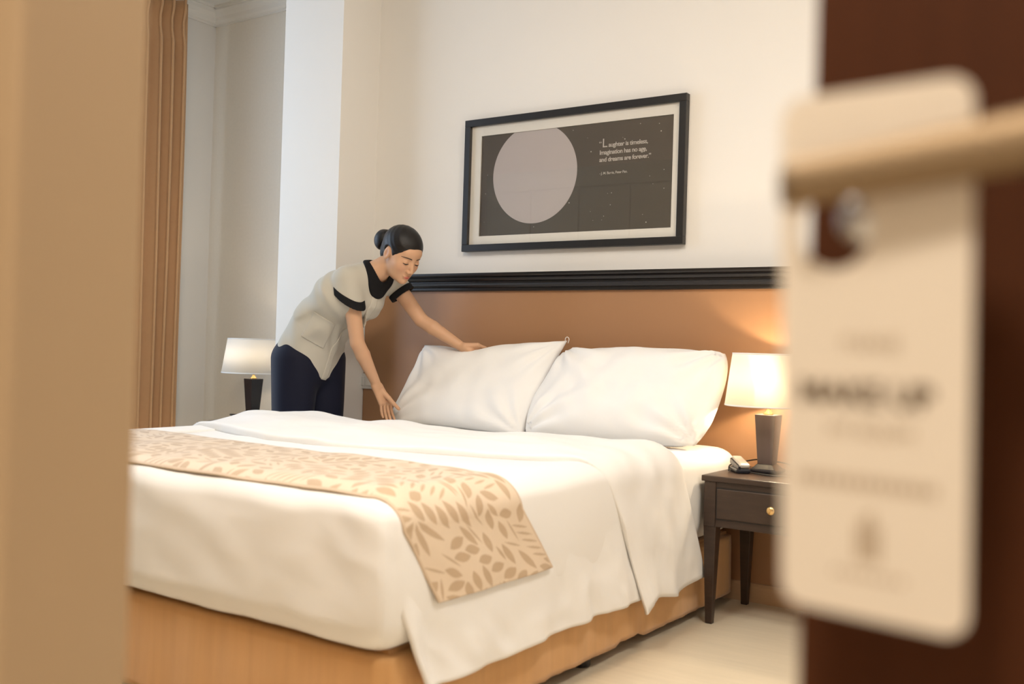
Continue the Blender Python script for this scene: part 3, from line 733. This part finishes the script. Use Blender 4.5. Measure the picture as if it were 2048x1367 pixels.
# ------------------------------------------------------------------ side table and lamp by the recess
nightstand(.34, .58, .557, 'dark side table standing askew in the window recess', (-4.43,3.53,0), R(24))
lampL = table_lamp((-4.585,4.045,.557), R(-6), m_stemb, 'table lamp with glossy black stem in the window recess', 2.2, shade_mat('shade_linen_pale',(.90,.88,.84),.40), r0_=.186, r1_=.155)
cord2 = tube('cord', [(-4.66,4.03,.561),(-4.68,3.96,.567),(-4.60,3.92,.566),(-4.50,3.95,.565),(-4.42,4.02,.568),(-4.36,4.08,.575),(-4.25,4.12,.580),(-4.12,4.14,.572)], .0035, m_cord, lampL, 8)
bpy.context.view_layer.update(); cord2.matrix_parent_inverse = lampL.matrix_world.inverted()

# ================================================================== the housekeeper
def smin(a,b,k):
    if k <= 0: return np.minimum(a,b)
    h = np.clip(.5+.5*(b-a)/k,0,1); return b*(1-h)+a*h-k*h*(1-h)
def smax(a,b,k): return -smin(-a,-b,k)
A = lambda *v: np.array(v, np.float32)
class Prim:
    def __init__(s, kind, k, op='u', **q): s.kind=kind; s.k=k; s.op=op; s.__dict__.update(q)
    def d(s, P):
        if s.kind == 'cap':
            a, b = s.a, s.b; Q = P; sc = 1
            if s.side is not None:
                f = (1/s.ws-1); Q = P+f*((P-a)@s.side)[...,None]*s.side; b = b+f*np.dot(b-a,s.side)*s.side
            ba = b-a; pa = Q-a; t = np.clip((pa@ba)/max(ba@ba,1e-9),0,1)
            return np.linalg.norm(pa-t[...,None]*ba,axis=-1)-(s.r1+(s.r2-s.r1)*t)
        q = (P-s.c)@s.M; q0 = q/s.r; k0 = np.linalg.norm(q0,axis=-1); k1 = np.linalg.norm(q0/s.r,axis=-1)
        return np.where(k1 > 1e-6, k0*(k0-1)/np.maximum(k1,1e-6), -s.r.min())
def cap(a,b,r1,r2,k=.02,side=None,ws=1,op='u'): return Prim('cap',k,op,a=A(*a),b=A(*b),r1=r1,r2=r2,side=None if side is None else A(*side),ws=ws)
def ell(c,r_,k=.02,M=None,op='u'): return Prim('ell',k,op,c=A(*c),r=A(*r_),M=np.eye(3,dtype=np.float32) if M is None else M.astype(np.float32))
def fold_prims(prims, P):
    d = None
    for p in prims:
        x = p.d(P)
        if p.op == 'u': d = x if d is None else smin(d,x,p.k)
        elif d is not None: d = smax(d,-x,p.k)
    return d if d is not None else np.full(P.shape[:-1],9.,np.float32)
def surface(fn, lo, hi, h, blk=28, prims=None):
    """sparse surface nets: fn(P[, prims]) signed distance; blocks far from the surface are skipped"""
    lo = np.array(lo,float); nb = np.ceil((np.array(hi)-lo)/(h*blk)).astype(int); Rb = h*blk*.87+2*h
    keys=[]; pos=[]; quads=[]
    idx = np.stack(np.meshgrid(*[np.arange(n) for n in nb],indexing='ij'),-1).reshape(-1,3)
    cen = lo+(idx+.5)*blk*h
    if prims is None: dc = fn(cen.astype(np.float32)); sel = np.abs(dc) < Rb*1.7
    else:
        D = np.stack([p.d(cen.astype(np.float32)) for p in prims]); un = np.array([p.op == 'u' for p in prims])
        dm = np.where(un[:,None],D,9).min(0); sel = dm < Rb*1.5
    big = np.int64(100000)
    for q in np.nonzero(sel)[0]:
        i0 = idx[q]*blk-1; n = blk+2
        ax = [lo[a]+(i0[a]+np.arange(n))*h for a in range(3)]
        P = np.stack(np.meshgrid(*ax,indexing='ij'),-1).astype(np.float32)
        if prims is None: F_ = fn(P)
        else:
            use = [p for p,dd in zip(prims,D[:,q]) if dd < max(dm[q],0)+2*Rb+p.k*2+.02]
            F_ = fn(P,use)
        ins = F_ < 0
        if ins.all() or not ins.any(): continue
        c = [ins[a:n-1+a,b:n-1+b,g:n-1+g] for a in (0,1) for b in (0,1) for g in (0,1)]
        s = sum(x.astype(np.int8) for x in c); act = (s > 0)&(s < 8)
        ci = np.argwhere(act)
        if not len(ci): continue
        acc = np.zeros((len(ci),3)); cnt = np.zeros(len(ci))
        corner = {(a,b,g): F_[ci[:,0]+a,ci[:,1]+b,ci[:,2]+g] for a in (0,1) for b in (0,1) for g in (0,1)}
        for e0 in corner:
            for axn in range(3):
                if e0[axn]: continue
                e1 = list(e0); e1[axn] = 1; e1 = tuple(e1); f0, f1 = corner[e0], corner[e1]
                cr = (f0 < 0) != (f1 < 0); t = np.where(cr, f0/np.where(cr,f0-f1,1), 0)
                pt = np.array(e0,float)[None].repeat(len(ci),0); pt[:,axn] += t
                acc[cr] += pt[cr]; cnt[cr] += 1
        vp = lo+(i0+ci+acc/cnt[:,None])*h; gk = (ci+i0+2).astype(np.int64)
        kk = (gk[:,0]*big+gk[:,1])*big+gk[:,2]
        keys.append(kk); pos.append(vp)
        # quads for grid edges whose start corner is in 1..blk (owned)
        for axn in range(3):
            sl0 = [slice(1,blk+1)]*3; sl1 = list(sl0); sl1[axn] = slice(2,blk+2)
            a_, b_ = ins[tuple(sl0)], ins[tuple(sl1)]; ch = np.argwhere(a_ != b_)
            if not len(ch): continue
            fl = a_[ch[:,0],ch[:,1],ch[:,2]]; g0 = ch+1+i0+2
            o1, o2 = (axn+1)%3, (axn+2)%3; qd = []
            for d1,d2 in ((-1,-1),(0,-1),(0,0),(-1,0)):
                g = g0.copy(); g[:,o1] += d1; g[:,o2] += d2; g = g.astype(np.int64); qd.append((g[:,0]*big+g[:,1])*big+g[:,2])
            Q = np.stack(qd,1); Q[~fl] = Q[~fl][:,::-1]; quads.append(Q)
    K = np.concatenate(keys); Pp = np.concatenate(pos); uk, fi = np.unique(K, return_index=True); Pp = Pp[fi]
    Q = np.concatenate(quads); J = np.searchsorted(uk, Q); J[J >= len(uk)] = 0; ok = (uk[J] == Q).all(1)
    return Pp, J[ok]
def np_mesh(name, V, Q, material, parent, smooth_it=0):
    me = bpy.data.meshes.new(name); me.vertices.add(len(V)); me.vertices.foreach_set('co', V.astype(np.float32).ravel())
    me.loops.add(len(Q)*4); me.loops.foreach_set('vertex_index', Q.astype(np.int32).ravel())
    me.polygons.add(len(Q)); me.polygons.foreach_set('loop_start', np.arange(0,len(Q)*4,4,dtype=np.int32)); me.polygons.foreach_set('loop_total', np.full(len(Q),4,np.int32))
    me.update(calc_edges=True); me.validate(); me.polygons.foreach_set('use_smooth',[True]*len(me.polygons))
    me.materials.append(material); o = bpy.data.objects.new(name, me); C.objects.link(o); o.parent = parent
    if smooth_it:
        md = o.modifiers.new('relax','SMOOTH'); md.factor = .5; md.iterations = smooth_it
    return o
person = empty('person', (-3.55,3.45,0)); tag(person, 'woman in grey tunic and navy trousers bending over the bed to straighten a pillow', 'person')
def pp(o): o.matrix_parent_inverse = Matrix.Translation(-Vector(person.location)); return o

LEFT = A(.06,.998,0)                                # her left
hip = A(-3.525,3.452,.965); waist = A(-3.450,3.456,1.100); chest = A(-3.305,3.485,1.235); nb = A(-3.165,3.525,1.362)
rsh, relb, rwr = A(-3.213,3.385,1.305), A(-3.200,3.440,1.013), A(-3.186,3.573,.808)
lsh, lelb, lwr = A(-3.205,3.680,1.322), A(-3.080,3.757,1.132), A(-2.856,3.812,1.002)
# head frame
hf0 = A(.983,-.168,0); hf0 /= np.linalg.norm(hf0); hup0 = A(0,0,1); pit = R(33); tilt = R(-3)
hF = hf0*math.cos(pit)-hup0*math.sin(pit); hU = hup0*math.cos(pit)+hf0*math.sin(pit); hL = np.cross(hU,hF)
HM = np.stack([hF,hL,hU],1)                         # columns: forward, left, up
HC = A(-3.036,3.545,1.434); HS = 1.05
def hp(x,y,z): return HC+HS*(hF*x+hL*y+hU*z)
def hel(c,r_,k,op='u'): return ell(hp(*c),[q*HS for q in r_],k,HM,op)
head = [hel((-.012,0,.030),(.092,.073,.080),.02), hel((.030,0,-.022),(.060,.062,.084),.03), hel((.036,0,-.074),(.046,.047,.034),.03),
        hel((.073,0,-.096),(.017,.019,.014),.022),
        hel((.056,.034,-.028),(.026,.024,.028),.02), hel((.056,-.034,-.028),(.026,.024,.028),.02),
        hel((.068,0,.040),(.024,.045,.028),.02),
        hel((.101,.031,.001),(.014,.019,.012),.020,'s'), hel((.101,-.031,.001),(.014,.019,.012),.020,'s'),
        hel((.0735,.031,-.001),(.0145,.0155,.0125),.005), hel((.0735,-.031,-.001),(.0145,.0155,.0125),.005),
        cap(hp(.084,0,.010),hp(.1060,0,-.034),.0058*HS,.0086*HS,.016), hel((.097,.011,-.040),(.010,.0070,.0068),.007), hel((.097,-.011,-.040),(.010,.0070,.0068),.007),
        hel((.0895,0,-.0645),(.0085,.021,.0052),.005), hel((.0875,0,-.0725),(.0085,.017,.0056),.005), hel((.0990,0,-.0685),(.006,.019,.0009),.002,'s')]
for sd in (1,-1):
    head += [hel((-.008,sd*.074,-.008),(.019,.009,.031),.006), hel((-.004,sd*.083,-.006),(.010,.006,.018),.006,'s')]
neck_low = nb+A(.012,0,.0)
body_pr = [cap(hip,waist,.095,.085,.04,LEFT,1.5), cap(waist,chest,.085,.095,.05,LEFT,1.45), cap(chest,nb-A(.02,0,.02),.095,.05,.05,LEFT,1.6), cap(rsh,lsh,.045,.045,.05)]
body_pr += [cap(hp(-.030,0,-.055),neck_low,.047,.050,.025)]
body_pr += head
# arms
def arm(sh,el,wr):
    f = (wr-el); m1 = el+f*.28
    return [cap(sh,el,.043,.0335,.02), cap(el,m1,.0335,.0345,.006), cap(m1,wr,.0345,.0215,.006)]
body_pr += arm(rsh,relb,rwr)+arm(lsh,lelb,lwr)
def hand(wr, kn, across, fing, thumb, palm_n):
    """palm from wrist to knuckles; fing = four lists of joints; thumb joints"""
    out = []
    for q,t in zip(kn,(.3,.1,-.1,-.3)):
        b = wr+across*t*.06
        out.append(cap(b,q,.0145,.0115,.012))
    for ch,(ra) in zip(fing,(.0088,.0092,.0088,.0076)):
        for i in range(len(ch)-1): out.append(cap(ch[i],ch[i+1],ra*(1-.10*i),ra*(1-.10*(i+1)),.0035))
    for i in range(len(thumb)-1): out.append(cap(thumb[i],thumb[i+1],(.0150,.0110,.0095,.0080)[i],(.0110,.0095,.0080,.0070)[i],.008 if i==0 else .004))
    return out
cr, cu, cdv = A(*rr), A(*uu), A(*fw)                # picture-right, up, away at the photograph's viewpoint
def off(p, a, b, c): return p+cr*a+cu*b+cdv*c
# right hand: fingers point down to the mattress, thumb towards the pillow
across = cr*.62+cdv*.78
kc = off(rwr,.034,-.080,.026); RK = [kc+across*t for t in (.030,.010,-.010,-.029)]
RF = []
for i,(k_,ln,sp) in enumerate(zip(RK,(.94,1.0,.95,.78),(.010,.004,-.001,-.007))):
    d1 = cr*(.10+sp*8)+cu*-.94+cdv*.20; d1/=np.linalg.norm(d1); d2 = cr*(.20+sp*8)+cu*-.96+cdv*.12; d2/=np.linalg.norm(d2); d3 = cr*(.34+sp*6)+cu*-.93+cdv*.0; d3/=np.linalg.norm(d3)
    p1 = k_+d1*.043*ln; p2 = p1+d2*.027*ln; p3 = p2+d3*.020*ln; RF.append([k_,p1,p2,p3])
RT = [off(rwr,.022,-.024,.006), off(rwr,.054,-.056,.006), off(rwr,.078,-.084,.008), off(rwr,.100,-.108,.016)]
body_pr += hand(rwr, RK, across, RF, RT, None)
# left hand: lies over the top edge of the pillow, fingers curling down behind it
across2 = cr*.10+cdv*-.60+cu*.55; across2 /= np.linalg.norm(across2)
kc2 = off(lwr,.064,-.004,.005); LK = [kc2+across2*t for t in (.028,.010,-.009,-.026)]
LF = []
for k_,ln,cw in zip(LK,(.92,1.0,.95,.8),(.9,1.0,1.0,1.0)):
    d1 = cr*.86+cu*-.34+cdv*.30; d1/=np.linalg.norm(d1); d2 = cr*.62+cu*-.70+cdv*.30; d2/=np.linalg.norm(d2); d3 = cr*.25+cu*-.93+cdv*.2; d3/=np.linalg.norm(d3)
    p1 = k_+d1*.040*ln; p2 = p1+d2*.025*ln; p3 = p2+d3*.019*ln; LF.append([k_,p1,p2,p3])
LT = [off(lwr,.018,-.008,-.014), off(lwr,.050,-.020,-.024), off(lwr,.082,-.024,-.026), off(lwr,.104,-.032,-.022)]
body_pr += hand(lwr, LK, across2, LF, LT, None)
# legs (inside the trousers)
def leg(h_,kn,an): return [cap(h_,kn,.075,.050,.04), cap(kn,an,.048,.032,.03)]
rhip, lhip = hip-LEFT*.085-A(0,0,.04), hip+LEFT*.085-A(0,0,.04)
rkn, lkn = A(-3.530,3.352,.50), A(-3.520,3.560,.50); ran, lan = A(-3.575,3.345,.085), A(-3.565,3.570,.085)
body_pr += leg(rhip,rkn,ran)+leg(lhip,lkn,lan)
for an in (ran,lan): body_pr.append(cap(an-A(.01,0,.045),an+A(.12,0,-.058),.030,.022,.03))
V, Q = surface(lambda P,pr: fold_prims(pr,P), (-3.75,3.2,.0), (-2.6,4.0,1.62), .0026, prims=body_pr)
body = pp(np_mesh('body', V, Q, m_skin, person, 2))
# skin tone with lips and a little blush
loc = (V-HC)@HM/HS
colr = np.tile(np.array((.60,.355,.215)),(len(V),1))
def blend(mask, c): 
    global colr
    colr = colr*(1-mask[:,None])+np.array(c)*mask[:,None]
gx = lambda c,s_: np.exp(-(((loc-np.array(c))/np.array(s_))**2).sum(1))
blend(.35*gx((.07,.038,-.03),(.03,.02,.022))+.35*gx((.07,-.038,-.03),(.03,.02,.022)), (.62,.27,.18))
lip = np.clip(1.6*gx((.094,0,-.0685),(.012,.019,.0085))-.35,0,1); blend(lip, (.47,.10,.085))
ear = gx((-.004,-.078,-.006),(.012,.012,.018)); blend(.5*ear,(.42,.17,.10))
ca_ = body.data.color_attributes.new('col','FLOAT_COLOR','POINT'); ca_.data.foreach_set('color', np.concatenate([colr,np.ones((len(V),1))],1).astype(np.float32).ravel())
# eyelashes, brows: laid onto the face surface
def on_face(y, z, lift):
    xs_ = np.linspace(.02,.13,56); P = np.stack([hp(x,y,z) for x in xs_]); d = fold_prims(head,P); i_ = int(np.argmax(d > 0)); return hp(xs_[i_]+lift, y, z)
for sd in (1,-1):
    pts = [on_face(sd*(.031+(q-3)*.0046), -.0070+.0026*((q-3)/3)**2, .0002) for q in range(7)]
    pp(tube('eyelashes', [tuple(p) for p in pts], [.0009,.0022,.0026,.0022,.0011], m_lash, person, 6, 3))
    pts = [on_face(sd*(.013+q*.0080), .0200+.0035*math.sin(math.pi*q/5*.9)-.0035*(q/5)**2, -.0008) for q in range(6)]
    pp(tube('eyebrow', [tuple(p) for p in pts], [.0018,.0026,.0026,.0020,.0009], m_brow, person, 6, 3))
# hair
hair_pr = [hel((-.014,0,.034),(.102,.083,.089),.01), hel((-.072,0,-.025),(.038,.052,.058),.03)]
def hair_fn(P):
    d = fold_prims(hair_pr,P); l = (P-HC)@HM/HS
    yy = l[...,1]
    pl = (.80*l[...,0]-.60*l[...,2])-(.030-.11*np.abs(yy+.01)+.0)     # hairline, swept to one side
    d = smax(d, pl*HS, .006)
    for sd in (1,-1): d = smax(d, -(np.linalg.norm((l-A(-.006,sd*.086,-.012))/A(1,1,1.3),axis=-1)-.031)*HS, .006)
    lam = .0004*np.sin(l[...,2]*260+l[...,0]*190+3*np.sin(l[...,1]*40))
    return d+lam
V,Q = surface(hair_fn, HC-.2, HC+.2, .0026); hair = pp(np_mesh('hair', V, Q, m_hair, person, 2))
bun_c = hp(-.134,0,-.004)
def bun_fn(P):
    l = (P-bun_c)@HM
    d = np.linalg.norm(l/A(.041,.054,.054),axis=-1); d = (d-1)*.042
    an = np.arctan2(l[...,1],l[...,2]); rad = np.hypot(l[...,1],l[...,2])
    return d+.004*np.sin(an*2+rad*170)
V,Q = surface(bun_fn, bun_c-.09, bun_c+.09, .0026); bun = np_mesh('bun', V, Q, m_hair, hair, 1)

# tunic
axis = (nb-hip)/np.linalg.norm(nb-hip); FRONT = np.cross(LEFT,A(0,0,1)); FRONT/=np.linalg.norm(FRONT)
hemc = hip+A(.004,0,-.035)
tun_pr = [cap(hemc-axis*.03,waist,.146,.112,.03,LEFT,1.30), cap(waist,chest,.112,.122,.05,LEFT,1.32), cap(chest,nb-A(.035,0,.035),.118,.070,.05,LEFT,1.55),
          cap(rsh+A(-.012,.03,.0),lsh+A(-.012,-.03,.0),.062,.062,.05),
          ell(chest+FRONT*.07-LEFT*.062-A(0,0,.035),(.062,.066,.062),.05), ell(chest+FRONT*.07+LEFT*.062-A(0,0,.035),(.062,.066,.062),.05)]
def sleeve(sh,el,t): e = sh+(el-sh)*t; return cap(sh-(el-sh)*.05,e,.062,.056,.03)
TR, TL = .33, .36
rse, lse = rsh+(relb-rsh)*TR, lsh+(lelb-lsh)*TL
SLV = [(rsh, relb, cap(rsh+A(-.012,0,.0),rsh+(relb-rsh)*.62-cr*.020,.064,.074,.03), rse, (relb-rsh)), (lsh, lelb, cap(lsh,lsh+(lelb-lsh)*.62,.060,.058,.03), lse, (lelb-lsh))]
n_r = -cu*.80-cr*.50+cdv*.38; n_r /= np.linalg.norm(n_r); n_l = (lelb-lsh)/np.linalg.norm(lelb-lsh)
SLN = [n_r, n_l]
# hem plane, following her lean: lower in front
hem_n = axis*.97+FRONT*-.28; hem_n = hem_n/np.linalg.norm(hem_n)
# planes that end the sleeves act only near the arms
def armcut(P, sh, el, t):
    ax = (el-sh)/np.linalg.norm(el-sh); e = sh+(el-sh)*t
    lat = np.linalg.norm((P-e)-((P-e)@ax)[...,None]*ax,axis=-1)
    return (P-e)@ax, lat
nk_ax = (hp(-.02,0,-.06)-nb); nk_ax /= np.linalg.norm(nk_ax)
vdir = FRONT*.80-A(0,0,.60); vdir = vdir/np.linalg.norm(vdir)
NM = np.stack([vdir, LEFT, np.cross(vdir,LEFT)],1).astype(np.float32)
neck_c = nb+vdir*.012+A(.012,0,.022)
neck_in = ell(neck_c,(.066,.054,.12),.01,NM); neck_out = ell(neck_c+vdir*.022,(.108,.090,.16),.01,NM)
def tunic_raw(P):
    d = fold_prims(tun_pr,P)
    for q in SLV: d = smin(d, q[2].d(P), .022)
    return d
def wrinkle(P):
    t = (P-hip)@axis; f = (P-hip)@FRONT; s = (P-hip)@LEFT
    w = .0060*np.sin(62*(t-.6*f)+6*np.sin(18*s))*np.exp(-((t-.17)/.075)**2)
    w += .0042*np.sin(38*f+22*t+3*s)*np.exp(-((t-.02)/.10)**2)*.7
    w += .003*np.sin(60*(t*.8+f)+9*s)*np.exp(-((t-.36)/.06)**2)
    return w
def sleeve_d(P, q, n_):
    """open-ended sleeve: flared cap cut by the opening plane and hollowed round the arm"""
    a = (P-q[3])@n_; d = np.maximum(q[2].d(P), a)
    _,lat = armcut(P,q[0],q[1],0); hol = np.maximum(q[2].d(P)+.011, -(a+.045))
    return smax(d, -hol, .002)
def tunic_fn(P):
    d = fold_prims(tun_pr,P)
    for q,n_ in zip(SLV,SLN): d = smin(d, sleeve_d(P,q,n_), .014)
    d = d+wrinkle(P)
    d = smax(d, -((P-(hemc-axis*.045))@hem_n), .004)
    return smax(d, -neck_in.d(P), .004)
V,Q = surface(tunic_fn, (-3.80,3.15,.72), (-2.95,3.95,1.55), .004); tun = pp(np_mesh('tunic', V, Q, m_tunic, person, 2))
def sub(o): return o
def collar_fn(P):
    d = np.abs(tunic_raw(P)+wrinkle(P)-.001)-.0055
    d = smax(d, neck_out.d(P), .003); return smax(d, -(neck_in.d(P)+.001), .003)
V,Q = surface(collar_fn, nb-.22, nb+.22, .003); sub(np_mesh('collar', V, Q, m_black, tun, 2))
for q,n_ in zip(SLV,SLN):
    def cuff_fn(P):
        a = (P-q[3])@n_; c_ = q[2].d(P)
        return np.maximum(np.maximum(np.abs(c_+.004)-.0095, a-.003), -(a+.027))
    V,Q = surface(cuff_fn, q[3]-.16, q[3]+.16, .003); sub(np_mesh('cuff', V, Q, m_black, tun, 1))
# patch pocket on her right side, as a raised panel
pc = A(-3.376,3.366,1.066)
pe1 = cr*.84-cu*.54; pe2 = -cr*.49-cu*.87
def pocket_fn(P):
    d = np.abs(tunic_raw(P)+wrinkle(P)-.0005)-.0035
    q = P-pc; g = pe1@pe2; a1, a2 = q@pe1, q@pe2; c1 = (a1-g*a2)/(1-g*g); c2 = (a2-g*a1)/(1-g*g)
    return np.maximum(d, np.maximum(np.maximum(np.abs(c1)-.056,np.abs(c2)-.066), q@cdv-.05))
V,Q = surface(pocket_fn, pc-.16, pc+.16, .003); sub(np_mesh('pocket', V, Q, m_tunic, tun, 2))
# front placket strip
def placket_fn(P):
    d = np.abs(tunic_raw(P)+wrinkle(P)-.001)-.004
    t = (P-hip)@axis; s = (P-hip-t[...,None]*axis)@LEFT; lead = (P-hip-t[...,None]*axis)@FRONT
    d = np.maximum(d, np.maximum(np.abs(s)-.017, -lead+.05)); d = np.maximum(d, -neck_out.d(P))
    return smax(d, -((P-(hemc-axis*.042))@hem_n), .003)
V,Q = surface(placket_fn, (-3.80,3.30,.72), (-2.95,3.75,1.45), .003); sub(np_mesh('placket', V, Q, m_tunic, tun, 2))
# trousers
tr_pr = [cap(hip+A(.008,0,.05),hip+A(.008,0,-.08),.108,.116,.03,LEFT,1.38), cap(rhip,rkn,.108,.085,.03,A(1,0,0),1.12), cap(rkn,ran,.085,.078,.03,A(1,0,0),1.12), cap(lhip,lkn,.108,.085,.03,A(1,0,0),1.12), cap(lkn,lan,.085,.078,.03,A(1,0,0),1.12)]
def trou_fn(P):
    d = fold_prims(tr_pr,P); d = d+.004*np.sin(26*P[...,1]+5*P[...,2]+40*P[...,0])*np.clip((.95-P[...,2])*3,0,1)
    d = np.maximum(d, .075-P[...,2]); return np.maximum(d, (P-waist)@axis)
V,Q = surface(trou_fn, (-3.78,3.15,.02), (-3.2,3.78,1.2), .005); pp(np_mesh('trousers', V, Q, m_navy, person, 2))
for an in (ran,lan):
    sp = [cap(an-A(.025,0,.045),an+A(.12,0,-.052),.040,.034,.03,LEFT,1.1)]
    def shoe_fn(P): return np.maximum(fold_prims(sp,P), .003-P[...,2])
    V,Q = surface(shoe_fn, an-A(.12,.1,.10), an+A(.22,.1,.06), .004); pp(np_mesh('shoe', V, Q, m_shoe, person, 1))
